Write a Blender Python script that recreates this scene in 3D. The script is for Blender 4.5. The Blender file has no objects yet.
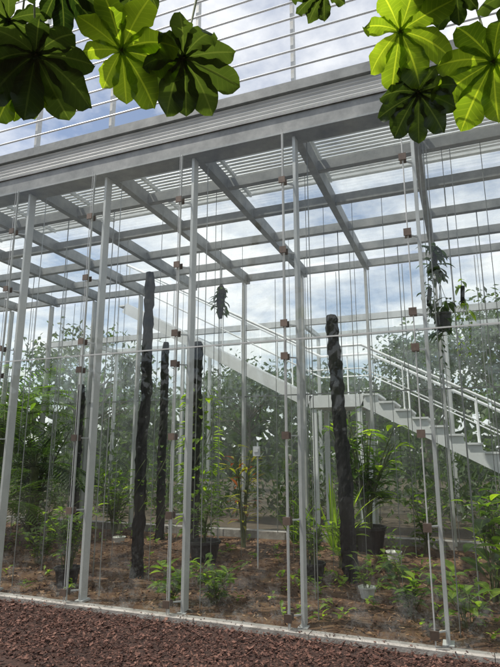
import bpy, math, random
from mathutils import Vector, Matrix, noise
random.seed(11)
R=random.random
def U(a,b): return a+(b-a)*random.random()
scene=bpy.context.scene
COL=bpy.context.collection

# ---------------------------------------------------------------- mesh builder
class MB:
    def __init__(s): s.v=[];s.f=[];s.r=[];s.lat=[];s.lon=[]
    def add(s,vs,fs,r=0.5,lat=None,lon=None):
        o=len(s.v); s.v.extend([tuple(v) for v in vs])
        s.lat.extend(lat if lat else [0.0]*len(vs)); s.lon.extend(lon if lon else [0.0]*len(vs))
        for f in fs: s.f.append(tuple(i+o for i in f)); s.r.append(r)
    def box(s,x0,x1,y0,y1,z0,z1,r=None):
        r=R() if r is None else r
        vs=[(x0,y0,z0),(x1,y0,z0),(x1,y1,z0),(x0,y1,z0),(x0,y0,z1),(x1,y0,z1),(x1,y1,z1),(x0,y1,z1)]
        s.add(vs,[(0,3,2,1),(4,5,6,7),(0,1,5,4),(1,2,6,5),(2,3,7,6),(3,0,4,7)],r)
    def obox(s,p,q,w,h,up=Vector((0,0,1)),r=None):
        p=Vector(p);q=Vector(q);d=(q-p).normalized();sd=d.cross(up).normalized();u=sd.cross(d)
        vs=[]
        for c in (p,q):
            for a,b in((-1,-1),(1,-1),(1,1),(-1,1)): vs.append(c+sd*a*w/2+u*b*h/2)
        s.add(vs,[(0,1,2,3),(7,6,5,4),(0,4,5,1),(1,5,6,2),(2,6,7,3),(3,7,4,0)],R() if r is None else r)
    def tube(s,pts,rad,n=6,r=None,cap=True,wob=0):
        pts=[Vector(p) for p in pts]
        if not hasattr(rad,'__len__'): rad=[rad]*len(pts)
        vs=[];fs=[]
        for i,p in enumerate(pts):
            d=(pts[min(i+1,len(pts)-1)]-pts[max(i-1,0)]).normalized()
            a=d.cross(Vector((0,0,1))) 
            if a.length<0.1: a=d.cross(Vector((1,0,0)))
            a.normalize(); b=d.cross(a)
            for k in range(n):
                t=2*math.pi*k/n; rr=rad[i]*(1+wob*(R()-.5))
                vs.append(p+a*math.cos(t)*rr+b*math.sin(t)*rr)
        for i in range(len(pts)-1):
            for k in range(n):
                k2=(k+1)%n; fs.append((i*n+k,i*n+k2,(i+1)*n+k2,(i+1)*n+k))
        if cap: fs.append(tuple(range(n-1,-1,-1))); fs.append(tuple((len(pts)-1)*n+k for k in range(n)))
        s.add(vs,fs,R() if r is None else r)
    def lathe(s,c,prof,n=20,r=0.5):
        vs=[];fs=[]
        for (rr,z) in prof:
            for k in range(n):
                t=2*math.pi*k/n; vs.append((c[0]+rr*math.cos(t),c[1]+rr*math.sin(t),c[2]+z))
        for i in range(len(prof)-1):
            for k in range(n):
                k2=(k+1)%n; fs.append((i*n+k,i*n+k2,(i+1)*n+k2,(i+1)*n+k))
        s.add(vs,fs,r)
    def leaf(s,base,d,L,W,droop=0.3,segs=4,up=None,fold=0.15,r=None,peak=0.5):
        d=Vector(d).normalized(); up=Vector((0,0,1)) if up is None else Vector(up)
        sd=d.cross(up)
        if sd.length<1e-3: sd=Vector((1,0,0))
        sd.normalize(); p=Vector(base); vs=[];lat=[];lon=[];fs=[]
        for i in range(segs+1):
            t=i/segs
            w=W*0.5*math.sin(math.pi*min(1,max(0,t**(math.log(.5)/math.log(peak)))))
            if i==0: w=W*0.06
            if i==segs: w=0.002
            n=sd.cross(d)
            vs+= [p-sd*w+n*w*fold*2,p,p+sd*w+n*w*fold*2]; lat+=[1,0,1]; lon+=[t]*3
            p=p+d*(L/segs); d=(d+Vector((0,0,-1))*droop/segs*1.6).normalized()
        for i in range(segs):
            a=i*3; fs+=[(a,a+1,a+4,a+3),(a+1,a+2,a+5,a+4)]
        s.add(vs,fs,R() if r is None else r,lat,lon)
        return p
    def card(s,c,n,L,W,r=None):
        n=Vector(n).normalized(); a=n.cross(Vector((R()-.5,R()-.5,R()-.5))).normalized(); b=n.cross(a); c=Vector(c)
        s.add([c-a*L/2,c-b*W/2+a*L*.05,c+a*L/2-n*L*.12,c+b*W/2+a*L*.05],[(0,1,2,3)],R() if r is None else r,lat=[.5]*4)
    def obj(s,name,mat,parent=None,smooth=False):
        me=bpy.data.meshes.new(name); me.from_pydata(s.v,[],s.f); me.update()
        a=me.attributes.new("rnd",'FLOAT','FACE'); a.data.foreach_set("value",s.r)
        a=me.attributes.new("lat",'FLOAT','POINT'); a.data.foreach_set("value",s.lat)
        a=me.attributes.new("lon",'FLOAT','POINT'); a.data.foreach_set("value",s.lon)
        if smooth: me.polygons.foreach_set("use_smooth",[True]*len(me.polygons))
        me.materials.append(mat)
        o=bpy.data.objects.new(name,me); COL.objects.link(o)
        if parent: o.parent=parent
        return o
def empty(name,loc=(0,0,0)):
    e=bpy.data.objects.new(name,None); COL.objects.link(e); e.empty_display_size=.2; return e

# ---------------------------------------------------------------- materials
def newmat(name):
    m=bpy.data.materials.new(name); m.use_nodes=True; nt=m.node_tree; nt.nodes.clear()
    o=nt.nodes.new('ShaderNodeOutputMaterial'); return m,nt,o
def N(nt,t,**k):
    n=nt.nodes.new('ShaderNode'+t)
    for a,b in k.items(): setattr(n,a,b)
    return n
def ramp(nt,src,stops):
    r=N(nt,'ValToRGB'); e=r.color_ramp.elements
    e[0].position,e[0].color=stops[0][0],(*stops[0][1],1)
    e[1].position,e[1].color=stops[-1][0],(*stops[-1][1],1)
    for p,c in stops[1:-1]:
        x=e.new(p); x.color=(*c,1)
    nt.links.new(src,r.inputs[0]); return r.outputs[0]
def noise_n(nt,scale,detail=5,rough=.6,vec=None):
    n=N(nt,'TexNoise'); n.inputs['Scale'].default_value=scale; n.inputs['Detail'].default_value=detail; n.inputs['Roughness'].default_value=rough
    if vec is None:
        tc=N(nt,'TexCoord'); vec=tc.outputs['Object']
    nt.links.new(vec,n.inputs['Vector']); return n.outputs['Fac']
def attr(nt,name):
    a=N(nt,'Attribute'); a.attribute_name=name; return a.outputs['Fac']
def math_(nt,op,a,b=None,clamp=False):
    n=N(nt,'Math',operation=op,use_clamp=clamp)
    for i,x in enumerate((a,b)):
        if x is None: continue
        if isinstance(x,(int,float)): n.inputs[i].default_value=x
        else: nt.links.new(x,n.inputs[i])
    return n.outputs[0]
def surf(name,stops,scale=4,rough=.7,metal=0,bump=0,bscale=None,rndmix=0.0,detail=4,stretch=None):
    m,nt,o=newmat(name); b=N(nt,'BsdfPrincipled'); nt.links.new(b.outputs[0],o.inputs[0])
    vec=None
    if stretch:
        tc=N(nt,'TexCoord'); mp=N(nt,'Mapping'); mp.inputs['Scale'].default_value=stretch
        nt.links.new(tc.outputs['Object'],mp.inputs[0]); vec=mp.outputs[0]
    f=noise_n(nt,scale,detail,.65,vec)
    if rndmix:
        r=attr(nt,'rnd'); f=math_(nt,'ADD',math_(nt,'MULTIPLY',f,1-rndmix),math_(nt,'MULTIPLY',r,rndmix))
    c=ramp(nt,f,stops); nt.links.new(c,b.inputs['Base Color'])
    b.inputs['Roughness'].default_value=rough; b.inputs['Metallic'].default_value=metal
    if bump:
        bp=N(nt,'Bump'); bp.inputs['Strength'].default_value=bump; bp.inputs['Distance'].default_value=.02
        nt.links.new(noise_n(nt,bscale or scale*3,5,.7,vec),bp.inputs['Height']); nt.links.new(bp.outputs[0],b.inputs['Normal'])
    return m
def leafmat(name,c0,c1,trans=.45,tcol=None,veins=0,rough=.45):
    m,nt,o=newmat(name)
    r=attr(nt,'rnd'); f=noise_n(nt,3 if not veins else 9,1 if not veins else 4)
    f=math_(nt,'ADD',math_(nt,'MULTIPLY',r,.65),math_(nt,'MULTIPLY',f,.35))
    c=ramp(nt,f,[(.15,c0),(.8,c1)])
    lat=attr(nt,'lat')
    if veins:
        lon=attr(nt,'lon')
        w=math_(nt,'SINE',math_(nt,'SUBTRACT',math_(nt,'MULTIPLY',lon,veins*6.283),math_(nt,'MULTIPLY',lat,9.0)))
        v=math_(nt,'MULTIPLY',math_(nt,'GREATER_THAN',w,.93),.22)
        mid=math_(nt,'MULTIPLY',math_(nt,'LESS_THAN',lat,.06),.8); v=math_(nt,'MAXIMUM',v,mid)
    else: v=math_(nt,'MULTIPLY',math_(nt,'LESS_THAN',lat,.1),0.35)
    mx=N(nt,'MixRGB'); mx.blend_type='MIX'; nt.links.new(v,mx.inputs[0]); nt.links.new(c,mx.inputs[1])
    mx.inputs[2].default_value=(c1[0]*2.0,c1[1]*1.7,c1[2]*2.2,1); c=mx.outputs[0]
    b=N(nt,'BsdfPrincipled'); nt.links.new(c,b.inputs['Base Color']); b.inputs['Roughness'].default_value=rough
    b.inputs['Specular IOR Level'].default_value=.35
    t=N(nt,'BsdfTranslucent'); tm=N(nt,'MixRGB'); tm.blend_type='MULTIPLY'; tm.inputs[0].default_value=1
    k=tcol or (2.6,2.6,1.0); tm.inputs[2].default_value=(*k,1); nt.links.new(c,tm.inputs[1]); nt.links.new(tm.outputs[0],t.inputs[0])
    ms=N(nt,'MixShader'); ms.inputs[0].default_value=trans; nt.links.new(b.outputs[0],ms.inputs[1]); nt.links.new(t.outputs[0],ms.inputs[2])
    nt.links.new(ms.outputs[0],o.inputs[0]); return m
def glassmat(name,dirt_haze=.05,base=.05,lowdirt=False,tint=(.97,.99,.98),k=.8,flat=.35,specks=True,lowamt=.4,sscale=(5,5,.5)):
    m,nt,o=newmat(name)
    lw=N(nt,'LayerWeight'); lw.inputs[0].default_value=.5
    fr=math_(nt,'ADD',math_(nt,'MULTIPLY',math_(nt,'POWER',lw.outputs['Facing'],4.0),k),base,True)
    tr=N(nt,'BsdfTransparent'); tr.inputs[0].default_value=(*tint,1)
    gl=N(nt,'BsdfGlossy'); gl.inputs['Roughness'].default_value=.02; gl.inputs[0].default_value=(.95,1,.98,1)
    tc=N(nt,'TexCoord')
    m1=N(nt,'MixShader'); nt.links.new(fr,m1.inputs[0]); nt.links.new(tr.outputs[0],m1.inputs[1]); nt.links.new(gl.outputs[0],m1.inputs[2])
    mp=N(nt,'Mapping'); mp.inputs['Scale'].default_value=sscale; nt.links.new(tc.outputs['Object'],mp.inputs[0])
    s1=ramp(nt,noise_n(nt,1.5,3,.7,mp.outputs[0]),[(.42,(0,0,0)),(.8,(1,1,1))])
    dd=math_(nt,'ADD',math_(nt,'MULTIPLY',s1,dirt_haze),dirt_haze*flat)  # dirt streaks plus an even pale veil that paints haze into the pane
    if specks:
        s2=ramp(nt,noise_n(nt,60,1,.7),[(.6,(0,0,0)),(.75,(1,1,1))])
        dd=math_(nt,'ADD',dd,math_(nt,'MULTIPLY',s2,dirt_haze*.8))
    if lowdirt:
        sp=N(nt,'SeparateXYZ'); nt.links.new(tc.outputs['Object'],sp.inputs[0])
        low=math_(nt,'SUBTRACT',1.0,math_(nt,'MULTIPLY',sp.outputs['Z'],1.1),True)
        s3=ramp(nt,noise_n(nt,7,5,.8),[(.48,(0,0,0)),(.68,(1,1,1))])
        dd=math_(nt,'ADD',dd,math_(nt,'MULTIPLY',math_(nt,'MULTIPLY',low,s3),lowamt),True)
    df=N(nt,'BsdfDiffuse'); df.inputs[0].default_value=(.7,.72,.71,1)
    tl=N(nt,'BsdfTranslucent'); tl.inputs[0].default_value=(.8,.82,.81,1)
    dm=N(nt,'MixShader'); dm.inputs[0].default_value=.55; nt.links.new(df.outputs[0],dm.inputs[1]); nt.links.new(tl.outputs[0],dm.inputs[2])
    m2=N(nt,'MixShader'); nt.links.new(dd,m2.inputs[0]); nt.links.new(m1.outputs[0],m2.inputs[1]); nt.links.new(dm.outputs[0],m2.inputs[2])
    nt.links.new(m2.outputs[0],o.inputs[0]); return m

M_steel=surf('galvanised_steel',[(.3,(.40,.41,.40)),(.5,(.54,.55,.54)),(.75,(.66,.67,.65))],scale=3,rough=.45,metal=.1,bump=.05,rndmix=.25,stretch=(1,1,.6))
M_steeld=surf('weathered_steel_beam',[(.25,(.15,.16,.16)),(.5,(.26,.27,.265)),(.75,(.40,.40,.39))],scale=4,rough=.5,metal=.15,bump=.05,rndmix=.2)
M_louv=surf('white_aluminium',[(.3,(.62,.64,.65)),(.7,(.78,.79,.79))],scale=3,rough=.4,metal=.1,rndmix=.3)
M_cable=surf('cable_steel',[(.3,(.20,.21,.20)),(.7,(.38,.39,.38))],scale=5,rough=.4,metal=.4,rndmix=.5)
M_clamp=surf('clamp_bronze',[(.3,(.10,.075,.06)),(.7,(.20,.15,.12))],scale=20,rough=.5,metal=.3,rndmix=.4)
M_stair=surf('white_painted_steel',[(.3,(.76,.78,.79)),(.7,(.85,.86,.86))],scale=3,rough=.5,rndmix=.1)
M_conc=surf('pale_concrete',[(.25,(.17,.155,.14)),(.5,(.32,.30,.275)),(.75,(.44,.42,.39))],scale=7,rough=.85,bump=.5,bscale=40)
M_ground=surf('ground_soil',[(.3,(.035,.025,.016)),(.7,(.08,.06,.035))],scale=1.5,rough=.95,bump=.5,bscale=20)
M_mulch=surf('bark_mulch_base',[(.3,(.018,.010,.008)),(.55,(.058,.028,.02)),(.8,(.12,.06,.043))],scale=22,rough=.95,bump=1.0,bscale=45)
M_chip=surf('bark_chip',[(.1,(.024,.011,.009)),(.5,(.09,.040,.029)),(.85,(.165,.082,.060)),(1,(.28,.17,.125))],scale=20,rough=.9,rndmix=.75)
M_soil=surf('bed_soil',[(.3,(.035,.018,.010)),(.5,(.10,.052,.026)),(.75,(.22,.135,.068))],scale=4,rough=.95,bump=1.0,bscale=30)
M_litter=surf('leaf_litter',[(.1,(.035,.015,.009)),(.5,(.13,.06,.028)),(.85,(.28,.16,.08)),(1,(.48,.34,.19))],scale=8,rough=.85,rndmix=.85)
M_char=surf('charred_wood',[(.3,(.004,.004,.004)),(.6,(.012,.011,.010)),(.85,(.040,.035,.03))],scale=6,rough=.85,bump=1.0,bscale=12,stretch=(4,4,.7))
M_bark=surf('tree_bark',[(.3,(.07,.055,.04)),(.7,(.20,.165,.125))],scale=6,rough=.9,bump=.8,stretch=(3,3,.6))
M_pot=surf('black_plastic_pot',[(.3,(.010,.010,.011)),(.7,(.025,.025,.025))],scale=8,rough=.5)
M_potw=surf('white_plastic_pot',[(.3,(.55,.55,.51)),(.7,(.72,.72,.68))],scale=8,rough=.5)
M_stem=surf('plant_stem',[(.3,(.05,.07,.02)),(.7,(.13,.15,.05))],scale=8,rough=.7)
L_dark=leafmat('leaf_dark',(.012,.030,.008),(.045,.09,.02))
L_mid=leafmat('leaf_mid',(.025,.060,.010),(.10,.18,.025))
L_lite=leafmat('leaf_bright',(.08,.16,.014),(.23,.34,.04),trans=.5)
L_yel=leafmat('leaf_yellow_green',(.12,.16,.02),(.30,.28,.05),trans=.5)
L_red=leafmat('leaf_reddish',(.10,.035,.02),(.22,.09,.04),trans=.4,tcol=(2.2,1.6,1))
L_far=leafmat('leaf_tree',(.012,.028,.009),(.060,.10,.028),trans=.35)
L_cec=leafmat('leaf_cecropia_lit_tone',(.038,.080,.012),(.10,.155,.022),trans=.6,tcol=(4.0,3.6,.9),veins=11,rough=.4)
L_cecd=leafmat('leaf_cecropia_shade_tone',(.010,.024,.007),(.036,.062,.016),trans=.40,tcol=(2.8,2.6,1.0),veins=11,rough=.4)  # sunlit and shaded looks painted into two copies of one leaf material
G_fac=glassmat('glass_facade',dirt_haze=.06,base=.045,lowdirt=True,flat=.12,k=.7)
G_back=glassmat('glass_back',dirt_haze=.06,base=.05,flat=.6,specks=False,sscale=(2,2,1))  # rear veil is largely haze put into the glass colour
G_roof=glassmat('glass_roof',dirt_haze=.20,base=.04,k=.2,flat=.4,specks=False)

# ---------------------------------------------------------------- ground
def sheet(name,x0,x1,y0,y1,z,step,amp,mat,fs=1.3,parent=None):
    b=MB(); nx=int((x1-x0)/step)+1; ny=int((y1-y0)/step)+1; vs=[];fsx=[]
    for j in range(ny+1):
        for i in range(nx+1):
            x=x0+(x1-x0)*i/nx; y=y0+(y1-y0)*j/ny
            e=min(1,min(x-x0,x1-x,y-y0,y1-y)/.15+.0)
            vs.append((x,y,z+amp*e*(noise.noise(Vector((x*fs,y*fs,3)))+.5*noise.noise(Vector((x*fs*3.3,y*fs*3.3,7))))))
    for j in range(ny):
        for i in range(nx):
            a=j*(nx+1)+i; fsx.append((a,a+1,a+nx+2,a+nx+1))
    b.add(vs,fsx); return b.obj(name,mat,parent,True)
g=MB(); g.add([(-300,-300,-.06),(300,-300,-.06),(300,300,-.06),(-300,300,-.06)],[(0,1,2,3)]); g.obj('ground',M_ground)
FX0,FX1=-13.62,5.08
Y0,Y1=5.39,10.7
mulch=sheet('mulch_bed',-16,8,-3,5.31,-.01,.06,.022,M_mulch,2.0)
c=MB()
def chip(b,x,y,z,L,W,T=.0):
    a=U(0,6.28); tl=U(-.6,.6); tl2=U(-.45,.45)
    d=Vector((math.cos(a),math.sin(a),tl)).normalized(); s=Vector((-math.sin(a),math.cos(a),tl2)).normalized(); n=d.cross(s)
    p=Vector((x,y,z))
    t=.25*W
    b.add([p-d*L/2-s*W/2,p+d*L*.4-s*W*.35,p+d*L/2+s*W/2,p-d*L*.42+s*W*.4,
           p-d*L/2-s*W/2+n*t,p+d*L*.4-s*W*.35+n*t,p+d*L/2+s*W/2+n*t,p-d*L*.42+s*W*.4+n*t],
          [(4,5,6,7),(0,1,5,4),(1,2,6,5),(2,3,7,6),(3,0,4,7)],R())
for i in range(22000):
    L=U(.006,.02)+.03*R()**3
    chip(c,U(-6.5,1.2),U(3.9,5.31),U(-.01,.022),L,L*U(.3,.8))
for i in range(5000): chip(c,U(-9,4),U(0.5,3.9),U(-.01,.02),U(.02,.06),U(.01,.025))
# a few chips strewn on the kerb
for i in range(260):
    L=U(.008,.025); chip(c,U(-6.5,1.2),5.33+.13*R()**2,.036,L,L*U(.3,.7))
c.obj('bark_chips',M_chip)
soil=sheet('planting_bed_soil',-14,5.2,5.48,10.6,0.02,.07,.07,M_soil,1.1)
def soilz(x,y): return .02+.07*(noise.noise(Vector((x*1.1,y*1.1,3)))+.5*noise.noise(Vector((x*3.6,y*3.6,7))))
c=MB()
for i in range(18000):
    x=U(-12,3.5); y=U(5.5,10.5)
    if noise.noise(Vector((x*.9,y*.9,5)))+U(-.5,.5)<-.1: continue
    L=U(.02,.085)
    c.card((x,y,soilz(x,y)+U(.003,.03)),(U(-.6,.6),U(-.6,.6),1),L,L*U(.25,.6))
for i in range(6000):
    x=U(-12,3.5); y=U(5.5,10.5); chip(c,x,y,soilz(x,y)+.01,U(.02,.07),U(.006,.02))
c.obj('leaf_litter',M_litter)
lawn=sheet('ground_cover_earth',-30,25,10.84,34,0.0,.5,.08,M_ground,.4)

# kerbs
k=MB()
x=-15.9
while x<7.9:
    k.box(x+.003,x+1.597,5.33,5.47,-.05,.03+U(-.002,.002)); x+=1.6
k.obj('concrete_kerb',M_conc)
k=MB(); k.box(-15,7,10.61,10.83,-.05,.16); k.obj('concrete_kerb',M_conc)

# ---------------------------------------------------------------- greenhouse
GH=empty('glass_greenhouse')
Z=.27
grid=[-0.27-1.337*i for i in range(-3,11)]
p=MB()
for x in grid:
    p.box(x-.017,x+.017,5.52,5.64,.02,5.11+Z)
    p.box(x-.05,x+.05,5.50,5.66,.0,.03)
    p.box(x-.022,x+.022,Y1-.20,Y1-.08,.1,5.10+Z)
p.obj('columns',M_steel,GH)
p=MB()
for x in grid: p.box(x-.02,x+.02,5.53,5.61,5.86+Z,8.9)
p.obj('screen_masts',M_steel,GH)
b=MB()
b.box(FX0,FX1,5.46,5.70,5.145+Z,5.37+Z)
b.box(FX0,FX1,5.44,5.72,5.372+Z,5.39+Z); b.box(FX0,FX1,5.44,5.72,5.12+Z,5.142+Z)
b.box(FX0,FX1,5.50,5.64,5.72+Z,5.85+Z)
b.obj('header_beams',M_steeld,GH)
b=MB()
for x in grid: b.box(x-.05,x+.05,5.723,Y1+.1,5.145+Z,5.35+Z)
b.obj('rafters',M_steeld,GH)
b=MB()
PY=(6.55,7.6,8.65,9.7,10.65)
for y in PY:
    for x in grid[:-1]:
        b.box(x-1.337+.051,x-.051,y-.05,y+.05,5.17+Z,5.31+Z)
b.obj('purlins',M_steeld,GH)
l=MB()
for i in range(6): l.obox((FX0,5.55,5.43+Z+i*.05),(FX1,5.55,5.43+Z+i*.05),.05,.006,up=Vector((0,.5,.8)))
y=5.95
while y<7.5:
    l.obox((FX0,y,5.60+Z),(FX1,y,5.60+Z),.045,.007,up=Vector((0,.3,1))); y+=.085
z=6.3
while z<8.9:
    l.tube([(FX0,5.49,z),(FX1,5.49,z)],.013,8); z+=.235
l.obj('louvre_slats',M_louv,GH)
b=MB()
for x in grid: b.box(x-.02,x+.02,5.73,7.55,5.52+Z,5.575+Z)
b.box(FX0,FX1,7.56,7.64,5.585+Z,5.70+Z)
b.obj('slat_carriers',M_steel,GH)
def pane(b,pts): b.add(pts,[(0,1,2,3)])
rows=[.14,1.03,1.87,2.70,3.06,3.90,4.75]
JZ=2.88
b=MB()
jx=[x-.10 for x in grid]
for i in range(len(jx)-1):
    x1=jx[i]-.004;x0=jx[i+1]+.004
    for a,z in ((.04,JZ-.005),(JZ+.005,5.11+Z)):
        o=U(-.003,.003); pane(b,[(x0,5.39,a),(x1,5.39+o,a),(x1,5.39,z),(x0,5.39+o,z)])
b.obj('facade_glass',G_fac,GH)
b=MB()
for i in range(len(grid)-1):
    x1=grid[i]-.01;x0=grid[i+1]+.01
    pane(b,[(x0,Y1,.17),(x1,Y1,.17),(x1,Y1,5.1+Z),(x0,Y1,5.1+Z)])
b.obj('rear_glass',G_back,GH)
b=MB()
ys=[5.73]+list(PY[:-1])+[Y1]
for i in range(len(grid)-1):
    for j in range(5):
        x1=grid[i]-.01;x0=grid[i+1]+.01; zz=5.40+Z+U(-.006,.006)
        pane(b,[(x0,ys[j]+.01,zz),(x1,ys[j]+.01,zz),(x1,ys[j+1]-.01,zz),(x0,ys[j+1]-.01,zz)])
b.obj('roof_glass',G_roof,GH)
b=MB()
for xx in (FX0,):
    for i in range(4):
        a=5.5+i*1.3; pane(b,[(xx,a,.1),(xx,a+1.28,.1),(xx,a+1.28,5.3),(xx,a,5.3)])
b.obj('end_glass',G_back,GH)
r=MB();cl=MB()
for x in jx:
    r.tube([(x,5.365,.04),(x,5.365,5.13+Z)],.0045,6)
    r.box(x-.005,x+.005,5.395,5.425,.04,5.11+Z)
    for zz in rows:
        cl.box(x-.038,x+.038,5.345,5.36,zz-.038,zz+.038)
        cl.box(x-.034,x+.034,5.43,5.442,zz-.034,zz+.034)
        r.obox((x,5.442,zz),(x+.09,5.53,zz),.014,.014)
r.box(FX0,FX1,5.376,5.388,JZ-.007,JZ+.007)
r.obj('glazing_rods',M_steel,GH); cl.obj('glass_clamps',M_clamp,GH)
r=MB()
for y in (6.55,7.6,8.65,9.7):
    x=-12.9
    while x<4:
        if R()<.5: r.tube([(x,y,5.2+Z),(x+U(-.01,.01),y+U(-.01,.01),.03)],.0045 if R()<.75 else .008,5)
        x+=.4457
for x in grid[2:9]:
    r.tube([(x+.10,5.75,5.15+Z),(x+.10,5.75,.03)],.006,5)
x=-12.9
while x<4.5:
    r.tube([(x,10.55,5.1+Z),(x,10.55,.15)],.007,5); x+=.668
for z in (2.85,): r.box(FX0,FX1,10.56,10.58,z-.012,z+.012)
r.obj('hanging_cables',M_cable,GH)

# rear annex frame (continues behind the stair)
b=MB()
for y in (15.2,17.2):
    b.box(-14,7,y-.06,y+.06,5.42,5.60)
for x in grid[::3]:
    b.box(x-.05,x+.05,15.27,17.13,5.43,5.57)
    for y in (15.2,17.2): b.box(x-.05,x+.05,y-.05,y+.05,0,5.415)
b.obj('rear_annex_frame',M_steel,GH)
b=MB()
for i in range(len(grid)-1):
    x1=grid[i]-.02;x0=grid[i+1]+.02
    pane(b,[(x0,15.2,.1),(x1,15.2,.1),(x1,15.2,5.4),(x0,15.2,5.4)])
b.obj('annex_haze_glass',glassmat('glass_annex_haze',dirt_haze=.09,base=.06,flat=.8,specks=False,sscale=(1,1,.6)),GH)  # milky pane added in the rear frame to haze the background

# ---------------------------------------------------------------- staircase
ST=empty('metal_staircase')
s=MB()
YA,YB=11.7,12.9
LA,LB=-3.15,-1.95
zlA=2.80
def sl(x):
    if x<LA: return zlA+.53*(LA-x)
    if x>LB: return zlA-.53*(x-LB)
    return zlA
for y in (YA,YB):
    for a,b_ in ((-8.2,LA),(LA,LB),(LB,3.0)):
        s.obox((a,y,sl(a)),(b_,y,sl(b_)),.05,.27)
s.box(LA,LB,YA+.03,YB-.03,zlA+.06,zlA+.10)
s.box(LA+.1,LB-.1,YA+.03,YB-.03,zlA-.12,zlA-.08)
x=LB
while x<3.0:
    zc=sl(x)+.09
    s.box(x,x+.32,YA-.06,YB+.06,zc+.005,zc+.045)
    for yy in (YA,YB): s.add([(x,yy-.02,zc),(x+.30,yy-.02,zc),(x,yy-.02,zc-.01),(x+.31,yy-.02,zc-.14),(x,yy+.02,zc),(x+.30,yy+.02,zc),(x,yy+.02,zc-.01),(x+.31,yy+.02,zc-.14)],[(0,2,3,1),(4,5,7,6),(1,3,7,5)])
    x+=.33
x=LA
while x>-8.2:
    zc=sl(x)+.02; s.box(x-.33,x,YA+.03,YB-.03,zc+.1,zc+.14); s.box(x-.03,x,YA+.03,YB-.03,zc-.06,zc+.098); x-=.33
for x in (LA+.1,LB-.1):
    for y in (YA+.05,YB-.05): s.box(x-.05,x+.05,y-.05,y+.05,0,zlA-.16)
s.obj('flights_and_landing',M_stair,ST)
h=MB()
for y in (YA,YB):
    for off,rr in ((1.22,.032),(.70,.014)):
        h.tube([(-8.2,y,sl(-8.2)+off),(LA,y,sl(LA)+off),(LB,y,sl(LB)+off),(3.0,y,sl(3.0)+off)],rr,8)
    x=-8.1
    while x<3.0:
        h.tube([(x,y,sl(x)+.12),(x,y,sl(x)+1.21)],.018,6); x+=1.4
h.obj('handrails',M_stair,ST)

# ---------------------------------------------------------------- charred posts
def post(x,y,h,r0,lean=(0,0),seed=0):
    E=empty('charred_wood_post'); b=MB(); pts=[];rad=[];n=60
    for i in range(n+1):
        t=i/n; pts.append((x+lean[0]*t+.05*noise.noise(Vector((seed,t*4,0))),y+lean[1]*t+.03*noise.noise(Vector((seed,t*4,9))),-.03+(h+.03)*t))
        rad.append(r0*(1.08-.15*t)*(1+.22*noise.noise(Vector((seed+5,t*26,0)))))
    rad[-1]*=.75
    b.tube(pts,rad,14,wob=.30); b.obj('trunk',M_char,E,False)
    return E
post(-4.30,6.75,4.40,.078,(0,0),1)
post(-5.83,9.9,4.02,.085,(0,0),2)
post(-4.50,8.8,3.72,.09,(0,0),3)
post(-1.55,7.75,3.72,.098,(-.16,0),4)
post(-7.96,9.9,3.2,.09,(-.05,0),5)

# ---------------------------------------------------------------- plants
def pot(E,x,y,z,r,h,mat):
    b=MB(); b.lathe((x,y,z),[(0,0),(r*.74,0),(r*.97,h*.88),(r*1.06,h*.88),(r*1.06,h),(r*.95,h),(r*.9,h*.86),(0,h*.86)],20); b.obj('pot',mat,E)
    return z+h*.86
def broad(name,x,y,H,n,L,W,mat,spread=.5,z=0,pm=None,pr=.15,ph=.2,lpn=6,droop=.4,mat2=None):
    E=empty(name); zz=z
    if pm: zz=pot(E,x,y,z,pr,ph,pm)
    st=MB(); lf=MB(); lf2=MB()
    for i in range(n):
        a=U(0,6.283); hh=H*U(.55,1.0); sp=spread*U(.2,1)*hh
        p0=Vector((x+U(-.05,.05),y+U(-.05,.05),zz)); pts=[]
        for k in range(7):
            t=k/6; pts.append(p0+Vector((math.cos(a)*sp*t**1.5,math.sin(a)*sp*t**1.5,hh*t)))
        st.tube(pts,[.010*(1-.6*k/6)*max(.6,H) for k in range(7)],5)
        for j in range(lpn):
            t=U(.25,1.0) if j else 1.0; k=min(5,int(t*6)); q=pts[k].lerp(pts[k+1],t*6-k)
            a2=U(0,6.283); d=Vector((math.cos(a2),math.sin(a2),U(.0,.9)))
            pe=q+d.normalized()*L*.3; st.tube([q,pe],.004,4)
            (lf2 if (mat2 and R()<.35) else lf).leaf(pe,d,L*U(.6,1.1),W*U(.7,1.1),droop*U(.6,1.5),5)
    st.obj('stems',M_stem,E); lf.obj('leaves',mat,E)
    if mat2: lf2.obj('leaves_young',mat2,E)
    return E
def strap(name,x,y,H,n,W,mat,z=0,spread=.5,pm=None,pr=.15,ph=.2,droop=.7):
    E=empty(name); zz=z
    if pm: zz=pot(E,x,y,z,pr,ph,pm)
    lf=MB()
    for i in range(n):
        a=U(0,6.283); s=spread*U(.1,1)
        lf.leaf((x+U(-.04,.04),y+U(-.04,.04),zz),(math.cos(a)*s,math.sin(a)*s,1),H*U(.6,1.05),W*U(.7,1.1),droop*U(.3,1.3)*s*1.5,8,peak=.4)
    lf.obj('leaves',mat,E); return E
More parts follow.
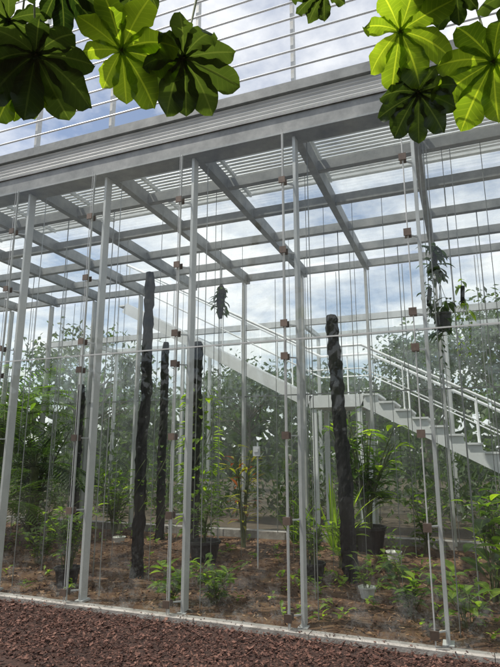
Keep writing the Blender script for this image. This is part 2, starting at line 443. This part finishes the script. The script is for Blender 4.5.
def palm(name,x,y,h,n,L,mat,tr=.09):
    E=empty(name); st=MB(); lf=MB()
    if h>.2: st.tube([(x,y,0),(x+.02,y,h*.5),(x,y,h)],[tr*1.3,tr,tr],10,wob=.15)
    for i in range(n):
        a=i*2.4+U(-.2,.2); el=U(.15,1.25); d=Vector((math.cos(a)*math.cos(el),math.sin(a)*math.cos(el),math.sin(el))); p=Vector((x,y,h)); LL=L*U(.8,1.1); K=22; pts=[p.copy()]
        for k_ in range(K):
            p=p+d*LL/K; d=(d+Vector((0,0,-.065))).normalized(); pts.append(p.copy())
            if k_>2:
                s=d.cross(Vector((0,0,1))).normalized(); ll=L*.26*math.sin(math.pi*min(1,(k_+2)/(K+2)))**.7+.03
                for sg in (-1,1):
                    lf.leaf(p,s*sg+d*.55+Vector((0,0,.1)),ll,.028*L+.006,.35,3)
        st.tube(pts,[.014*(1-.75*k_/K) for k_ in range(K+1)],4)
    st.obj('stems',M_stem,E); lf.obj('fronds',mat,E); return E
def climber(name,x,y,z0,z1,n,L,rad,mat):
    E=empty(name); st=MB(); lf=MB()
    for q in range(3):
        a0=U(0,6); pts=[]
        for k in range(24):
            t=k/23; a=a0+t*5; pts.append((x+rad*math.cos(a),y+rad*math.sin(a),z0+(z1-z0)*t))
        st.tube(pts,.006,4)
    for i in range(n):
        t=R()**1.15; a=U(0,6.283); d=Vector((math.cos(a),math.sin(a),U(-.3,.6)))
        lf.leaf((x+math.cos(a)*rad*1.1,y+math.sin(a)*rad*1.1,z0+(z1-z0)*t),d,L*U(.6,1.2),L*.45,.5,4)
    st.obj('stems',M_stem,E); lf.obj('leaves',mat,E); return E

broad('potted_shrub',-4.95,6.1,.85,14,.16,.08,L_mid,.55,pm=M_pot,pr=.16,ph=.24,lpn=11,mat2=L_lite)
broad('seedling_plant',-3.25,5.85,.40,9,.18,.12,L_lite,.6,lpn=5)
broad('leafy_shrub',-2.75,5.95,.46,18,.15,.07,L_lite,.9,lpn=8,mat2=L_mid)
broad('tall_stemmed_plant',-3.85,9.5,1.8,10,.30,.07,L_yel,.16,lpn=9,mat2=L_red)
broad('potted_climbing_plant',-3.95,8.1,.75,10,.16,.07,L_mid,.6,pm=M_pot,pr=.25,ph=.34,lpn=9)
climber('climbing_vine',-4.30,8.6,.4,2.8,200,.21,.22,L_lite)
climber('climbing_vine',-4.30,6.75,.9,1.6,18,.11,.09,L_lite)
climber('climbing_vine',-5.83,9.9,.2,1.9,70,.17,.16,L_mid)
broad('potted_plant',-2.02,7.45,.75,10,.20,.075,L_mid,.6,pm=M_pot,pr=.17,ph=.26,lpn=9,mat2=L_lite)
broad('potted_shrub',-1.67,9.9,2.1,18,.40,.13,L_mid,.42,pm=M_pot,pr=.30,ph=.45,lpn=12,mat2=L_lite)
strap('strap_leaf_plant',-2.2,9.6,1.4,26,.07,L_lite,spread=.7)
strap('strap_leaf_plant',-3.1,10.2,1.0,22,.06,L_mid,spread=.8)
broad('small_potted_plant',-1.22,6.95,.42,7,.14,.08,L_lite,.7,pm=M_potw,pr=.10,ph=.13,lpn=4)
broad('small_potted_plant',-1.18,9.3,.35,4,.13,.06,L_mid,.7,pm=M_potw,pr=.12,ph=.16,lpn=3)
broad('small_potted_plant',-6.3,9.2,.3,4,.13,.06,L_mid,.7,pm=M_potw,pr=.12,ph=.12,lpn=3)
broad('leafy_plant',-.66,6.4,.48,12,.17,.10,L_mid,.9,lpn=6,mat2=L_lite)
broad('leafy_plant',-.95,7.9,.42,9,.15,.08,L_lite,1.1,lpn=5)
broad('leafy_plant',-1.85,8.5,.7,9,.20,.12,L_lite,.5,lpn=6)
broad('leafy_plant',-.75,10.1,1.0,10,.26,.11,L_mid,.6,lpn=8,mat2=L_lite)
broad('large_leaf_shrub',.22,7.2,1.25,9,.36,.20,L_mid,.5,lpn=5,mat2=L_lite)
broad('large_leaf_shrub',.35,9.7,1.2,10,.34,.15,L_mid,.5,lpn=7,mat2=L_lite)
broad('leafy_plant',-.10,6.1,.5,8,.21,.12,L_lite,.7,lpn=5)
broad('leafy_shrub',-6.3,7.1,.6,18,.15,.07,L_mid,.8,lpn=8,mat2=L_lite)
broad('leafy_shrub',-7.6,8.4,1.1,18,.2,.08,L_mid,.7,lpn=9)
broad('leafy_shrub',-9.0,9.8,2.6,20,.36,.12,L_mid,.4,lpn=14)
broad('leafy_shrub',-6.9,9.9,1.3,16,.26,.10,L_mid,.5,lpn=10,mat2=L_lite)
palm('cycad_palm',-7.9,7.7,.7,16,1.3,L_mid)
palm('cycad_palm',-9.8,9.5,2.3,22,2.0,L_mid)
palm('cycad_palm',-8.4,9.1,1.4,16,1.5,L_dark)
E=empty('ground_seedlings'); lf=MB()
for i in range(180):
    x=U(-10,2.5) if i<130 else U(-2.4,.8); y=U(5.7,10.5) if i<130 else U(5.7,8)
    for j in range(random.randint(3,8)):
        a=U(0,6.28); lf.leaf((x+U(-.04,.04),y+U(-.04,.04),U(.03,.12)),(math.cos(a),math.sin(a),U(.1,1.2)),U(.05,.13),U(.03,.06),.5,4)
lf.obj('leaves',L_lite,E)
def hanging(x,y,z,top,n,L,mat,pr=0,trail=0,big=1):
    E=empty('hanging_plant'); st=MB(); lf=MB(); mt=MB()
    st.tube([(x,y,top),(x,y,z)],.005,5)
    if pr:
        pot(E,x,y,z-.2,pr,.2,M_pot)
        for a in (0,2.1,4.2): st.tube([(x+pr*math.cos(a),y+pr*math.sin(a),z-.01),(x,y,z+.35)],.003,4)
    else:
        mt.tube([(x,y,z-.28*big),(x-.01,y,z-.1),(x+.01,y,z+.1),(x,y,z+.2*big)],[.02*big,.05*big,.055*big,.02],9,wob=.5); mt.obj('wood_mount',M_char,E)
    for i in range(n):
        a=U(0,6.28); lf.leaf((x+U(-.06,.06),y+U(-.06,.06),z+U(-.26,.18)),(math.cos(a),math.sin(a),U(-.8,.7)),L*U(.5,1.1),L*.3,.9,5)
    for i in range(trail):
        a=U(0,6.28); q=Vector((x+pr*math.cos(a),y+pr*math.sin(a),z))
        for k in range(10):
            q2=q+Vector((U(-.03,.03),U(-.03,.03),-.07)); st.tube([q,q2],.003,4); q=q2
            lf.leaf(q,(U(-1,1),U(-1,1),-.3),L*.35,L*.14,.5,4)
    st.obj('wires',M_cable,E); lf.obj('leaves',mat,E)
hanging(-3.46,7.55,4.12,5.4,90,.17,L_dark,big=1.2)
hanging(-.15,6.2,3.86,5.4,70,.19,L_dark,big=.5)
hanging(-.11,6.2,3.22,3.7,34,.20,L_dark,pr=.09,trail=2)
hanging(-.24,6.3,3.46,5.4,30,.14,L_dark,big=.5)
hanging(.12,6.5,3.5,5.4,14,.16,L_lite,trail=6,big=.4)
E=empty('sensor_box'); b=MB(); b.box(-3.07,-2.97,7.96,8.02,1.64,1.79); b.box(-3.055,-2.985,7.95,7.957,1.70,1.76); b.tube([(-3.02,8.03,0),(-3.02,8.03,1.85)],.012,8); b.obj('housing',M_louv,E)

# ---------------------------------------------------------------- trees
def tree(name,x,y,h,cr,nl,ls,mat,tr=.16,squash=.75,cl=22,low=.35):
    E=empty(name); b=MB(); lf=MB()
    top=Vector((x+U(-.4,.4),y+U(-.3,.3),h*.72)); bs=Vector((x,y,-.05))
    mid=bs.lerp(top,.5)+Vector((U(-.25,.25),U(-.2,.2),0)); b.tube([bs,bs.lerp(mid,.5),mid,mid.lerp(top,.6),top],[tr*1.3,tr,tr*.8,tr*.55,tr*.25],9,wob=.1)
    cs=[]
    for i in range(cl):
        a=U(0,6.283); el=U(-.5,1.3); rr=cr*U(.45,1)
        c=Vector((x+math.cos(a)*math.cos(el)*rr,y+math.sin(a)*math.cos(el)*rr,h*(low+1)/2+math.sin(el)*rr*squash*1.1)); cs.append(c)
        s=mid.lerp(top,U(0,.9)); m_=s.lerp(c,.5)+Vector((0,0,U(-.1,.3))); b.tube([s,m_,c],[tr*.32,tr*.2,tr*.06],5)
    for c in cs:
        sr=cr*U(.22,.42); base=U(0,.5)
        for k in range(nl//cl):
            v=Vector((random.gauss(0,1),random.gauss(0,1),random.gauss(0,.75)))*sr*.55
            lf.card(c+v,(U(-1,1),U(-1,1),U(.1,1)),ls*U(.6,1.3),ls*U(.3,.6),min(1,base+U(0,.5)))
    b.obj('trunk',M_bark,E,True); lf.obj('foliage',mat,E)
tree('garden_tree',-15,19,7.0,3.0,2600,.28,L_far)
tree('garden_tree',-9.3,23,5.6,2.6,3000,.26,L_far)
tree('garden_tree',-5.0,23,5.0,2.4,3000,.26,L_far)
tree('garden_tree',-1.4,24,6.4,2.8,3200,.26,L_far)
tree('garden_tree',1.8,20.5,7.4,3.0,4200,.24,L_far)
tree('garden_tree',5.6,20,9.5,4.0,5200,.27,L_far)
tree('garden_tree',10.5,24,9.5,4.5,2400,.38,L_far)
tree('garden_tree',4.0,14.2,8.3,1.6,2400,.18,L_mid,tr=.09)
E=empty('undergrowth_hedge'); lf=MB()
for i in range(190):
    x=U(-15,7); y=U(13.4,14.9) if i<80 else U(15.6,19.5); hh=U(.4,2.1) if i<80 else U(1.2,3.4); bs=U(0,.5)
    for k in range(60):
        lf.card((x+random.gauss(0,.5),y+random.gauss(0,.25),max(.05,hh*U(.1,1)+random.gauss(0,.15))),(U(-1,1),U(-1,1),U(.1,1)),U(.14,.34),U(.05,.13),min(1,bs+U(0,.5)))
lf.obj('foliage',L_far,E)
E=empty('distant_trees_and_reflection_screen'); lf=MB()
for i in range(150):
    a=6.283*i/150+U(-.02,.02); rr=U(36,44); hh=U(5,7.5); bs=U(0,.5); cx=rr*math.cos(a); cy=rr*math.sin(a)
    for k in range(130):
        lf.card((cx+random.gauss(0,1.4),cy+random.gauss(0,1.5),max(.2,hh*R()**1.4+random.gauss(0,.4))),(U(-1,1),U(-1,1),U(.1,.8)),U(.9,1.7),U(.5,1.0),min(1,bs+U(0,.5)))
for i in range(60):  # unseen foliage added behind the camera to darken facade reflections
    cx=U(-28,16); cy=U(-15,-11); hh=U(4,8); bs=U(0,.5)
    for k in range(90):
        lf.card((cx+random.gauss(0,1.0),cy+random.gauss(0,.8),max(.2,hh*R()**1.1+random.gauss(0,.3))),(U(-1,1),U(-1,1),U(.1,.8)),U(.5,1.1),U(.3,.6),min(1,bs+U(0,.5)))
lf.obj('foliage',L_far,E)

# ---------------------------------------------------------------- cecropia branches overhead
def cec_leaf(lf,st,c,nrm,spin,S,attach,r):
    c=Vector(c); nrm=(Vector(nrm)+Vector((U(-.22,.22),U(-.22,.22),0))).normalized()
    a=nrm.cross(Vector((0,1,0))).normalized(); b=nrm.cross(a)
    nl=random.choice([8,9,9,10])
    for i in range(nl):
        t=spin+2*math.pi*(i+.5)/(nl+.5)+U(-.06,.06)
        L=S*(.60+.46*abs(math.sin((t-spin)/2)))*U(.9,1.08)
        d=(a*math.cos(t)+b*math.sin(t)); W=L*U(.44,.52); segs=14
        sd=nrm.cross(d).normalized(); vs=[];lat=[];lon=[];fs=[]; p=c.copy(); dd=(d+nrm*.10).normalized()
        drp=U(.2,1.2); tw=U(-.2,.2)
        for k in range(segs+1):
            q=k/segs
            if q<.66: w=.20+.80*(math.sin(q/.66*math.pi/2))**1.6
            else: w=max(0,1-((q-.66)/.34)**2.1)**.65
            w=W*.5*w*(1+.06*math.sin(q*24+i*2))
            n2=sd.cross(dd).normalized()
            if n2.dot(nrm)<0: n2=-n2
            wv=.014*math.sin(q*17+i*2)
            vs+=[p-sd*w-n2*(w*.22+wv),p-sd*w*.5-n2*w*.05,p,p+sd*w*.5-n2*w*.05,p+sd*w-n2*(w*.22-wv)]
            lat+=[1,.5,0,.5,1]; lon+=[q]*5
            p=p+dd*(L/segs); dd=(dd+(Vector((0,0,-1))*.75-nrm*.25)*drp/segs*1.3+sd*tw/segs).normalized()
        for k in range(segs):
            for m_ in range(4): fs.append((k*5+m_,k*5+m_+1,(k+1)*5+m_+1,(k+1)*5+m_))
        lf.add(vs,fs,min(1,max(0,r+U(-.3,.3))),lat,lon)
    at=Vector(attach); mid=(c+at)/2+nrm*.06
    st.tube([c,mid,at],[.005,.006,.008],6)
def cecropia(trunk,branches,leaves):
    E=empty('cecropia_tree'); b=MB(); la=MB(); lb=MB(); st=MB()
    b.tube(trunk,[.11,.10,.085,.06][:len(trunk)],12,wob=.06)
    for br in branches: b.tube(br,[.04,.028,.018,.012][:len(br)],8)
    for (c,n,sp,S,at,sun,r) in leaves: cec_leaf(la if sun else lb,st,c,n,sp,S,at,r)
    b.obj('trunk_and_branches',M_bark,E,True); st.obj('petioles',M_stem,E); la.obj('leaves_lit_tone',L_cec,E,True); lb.obj('leaves_shade_tone',L_cecd,E,True)
cecropia([(-4.3,1.2,0),(-4.2,1.25,2.2),(-3.9,1.35,4.3),(-3.5,1.4,6.2)],
 [[(-3.95,1.3,3.9),(-3.0,1.55,4.6),(-2.2,1.9,4.55),(-1.6,2.1,4.35)],[(-3.8,1.35,4.4),(-2.8,1.3,4.8),(-2.2,1.5,4.5),(-1.9,1.7,4.25)],[(-2.2,1.9,4.55),(-1.7,2.2,4.5),(-1.25,2.35,4.35)]],
 [((-1.52,2.02,3.77),(-.35,.45,.7),.4,.32,(-1.6,2.1,4.35),1,.7),
  ((-1.25,2.20,3.78),(-.1,.55,.7),1.2,.32,(-1.25,2.35,4.35),0,.8),
  ((-1.86,1.78,3.66),(-.4,.35,.7),2.0,.35,(-1.9,1.7,4.25),0,.6),
  ((-1.72,1.75,4.00),(-.2,.2,.9),.2,.27,(-1.9,1.7,4.25),0,.2),
  ((-2.04,1.75,3.90),(-.5,.2,.8),3.2,.30,(-1.9,1.7,4.25),0,.8),
  ((-2.02,1.85,3.57),(-.5,.5,.5),5.0,.24,(-2.0,1.8,4.3),1,.5),
  ((-1.38,1.95,4.10),(-.1,.3,.9),4.2,.22,(-1.6,2.1,4.35),0,.4),
  ((-1.75,2.0,4.26),(0,.1,.9),2.5,.25,(-1.75,2.1,4.5),1,.5),
  ((-2.6,1.6,4.2),(0,-.1,.9),1.5,.30,(-2.4,1.7,4.5),1,.5),
  ((-3.1,1.3,4.6),(0,-.2,.9),1.5,.32,(-3.0,1.5,4.7),1,.5)])
cecropia([(2.6,2.6,0),(2.5,2.6,2.3),(2.2,2.6,4.3),(1.9,2.6,6.0)],
 [[(2.25,2.6,4.0),(1.4,2.6,4.5),(.7,2.6,4.45),(.15,2.55,4.3)],[(1.4,2.6,4.5),(.7,2.7,4.45),(.2,2.7,4.4),(-.15,2.6,4.35)],[(.2,2.7,4.4),(-.2,2.5,4.45),(-.5,2.35,4.35)]],
 [((-.14,2.48,3.82),(-.1,.6,.7),.3,.30,(-.15,2.6,4.35),1,.7),
  ((-.08,2.68,3.58),(.1,.75,.5),1.4,.25,(-.1,2.6,4.3),0,.6),
  ((.29,2.62,3.62),(.15,.6,.7),2.4,.31,(.2,2.7,4.4),1,.5),
  ((.14,2.45,3.96),(.1,.3,.9),3.6,.24,(.15,2.55,4.3),0,.3),
  ((-.49,2.30,4.02),(-.1,.3,.9),4.6,.19,(-.5,2.35,4.35),0,.8),
  ((.44,2.55,3.90),(.2,.4,.8),5.2,.26,(.35,2.6,4.4),0,.9),
  ((.65,2.6,4.0),(.1,.1,.9),.9,.3,(.7,2.6,4.45),1,.5),
  ((1.3,2.5,4.2),(.1,0,.9),2.9,.3,(1.4,2.6,4.5),1,.5)])

# ---------------------------------------------------------------- world + sun
sd=Vector((-.46,-.20,.88)).normalized(); el=math.asin(sd.z); az=math.atan2(sd.x,sd.y)
w=bpy.data.worlds.new("World"); scene.world=w; w.use_nodes=True; nt=w.node_tree; nt.nodes.clear()
o=N(nt,'OutputWorld'); bg=N(nt,'Background'); bg.inputs[1].default_value=.14; nt.links.new(bg.outputs[0],o.inputs[0])
sky=N(nt,'TexSky'); sky.sky_type='NISHITA'; sky.sun_disc=False; sky.sun_elevation=el; sky.sun_rotation=az; sky.air_density=1.0; sky.dust_density=1.2; sky.ozone_density=1.0
tc=N(nt,'TexCoord'); sp=N(nt,'SeparateXYZ'); nt.links.new(tc.outputs['Generated'],sp.inputs[0])
zz=math_(nt,'ADD',math_(nt,'MAXIMUM',sp.outputs['Z'],0.0),.18)
cb=N(nt,'CombineXYZ'); nt.links.new(math_(nt,'DIVIDE',sp.outputs['X'],zz),cb.inputs[0]); nt.links.new(math_(nt,'DIVIDE',sp.outputs['Y'],zz),cb.inputs[1])
fc=noise_n(nt,1.5,9,.60,cb.outputs[0]); cm=ramp(nt,fc,[(.38,(0.08,.08,.08)),(.58,(1,1,1))])
mx=N(nt,'MixRGB'); nt.links.new(cm,mx.inputs[0]); nt.links.new(sky.outputs[0],mx.inputs[1]); mx.inputs[2].default_value=(8.1,8.2,8.3,1)
nt.links.new(mx.outputs[0],bg.inputs[0])
sl_=bpy.data.lights.new('sun','SUN'); sl_.energy=5.0; sl_.angle=math.radians(.53); sl_.color=(1,.95,.86)
so=bpy.data.objects.new('sun',sl_); COL.objects.link(so); so.rotation_euler=sd.to_track_quat('Z','Y').to_euler(); so.location=(0,0,20)

# ---------------------------------------------------------------- camera
cam=bpy.data.cameras.new('camera'); co=bpy.data.objects.new('camera',cam); COL.objects.link(co); scene.camera=co
co.location=(0,0,1.7); cam.sensor_fit='VERTICAL'; cam.sensor_height=36; cam.lens=28.9; cam.clip_end=2000; cam.clip_start=.05
co.rotation_euler=(math.radians(90+12.5),0,math.radians(21.4))
scene.view_settings.view_transform='Standard'; scene.view_settings.look='None'; scene.view_settings.exposure=0
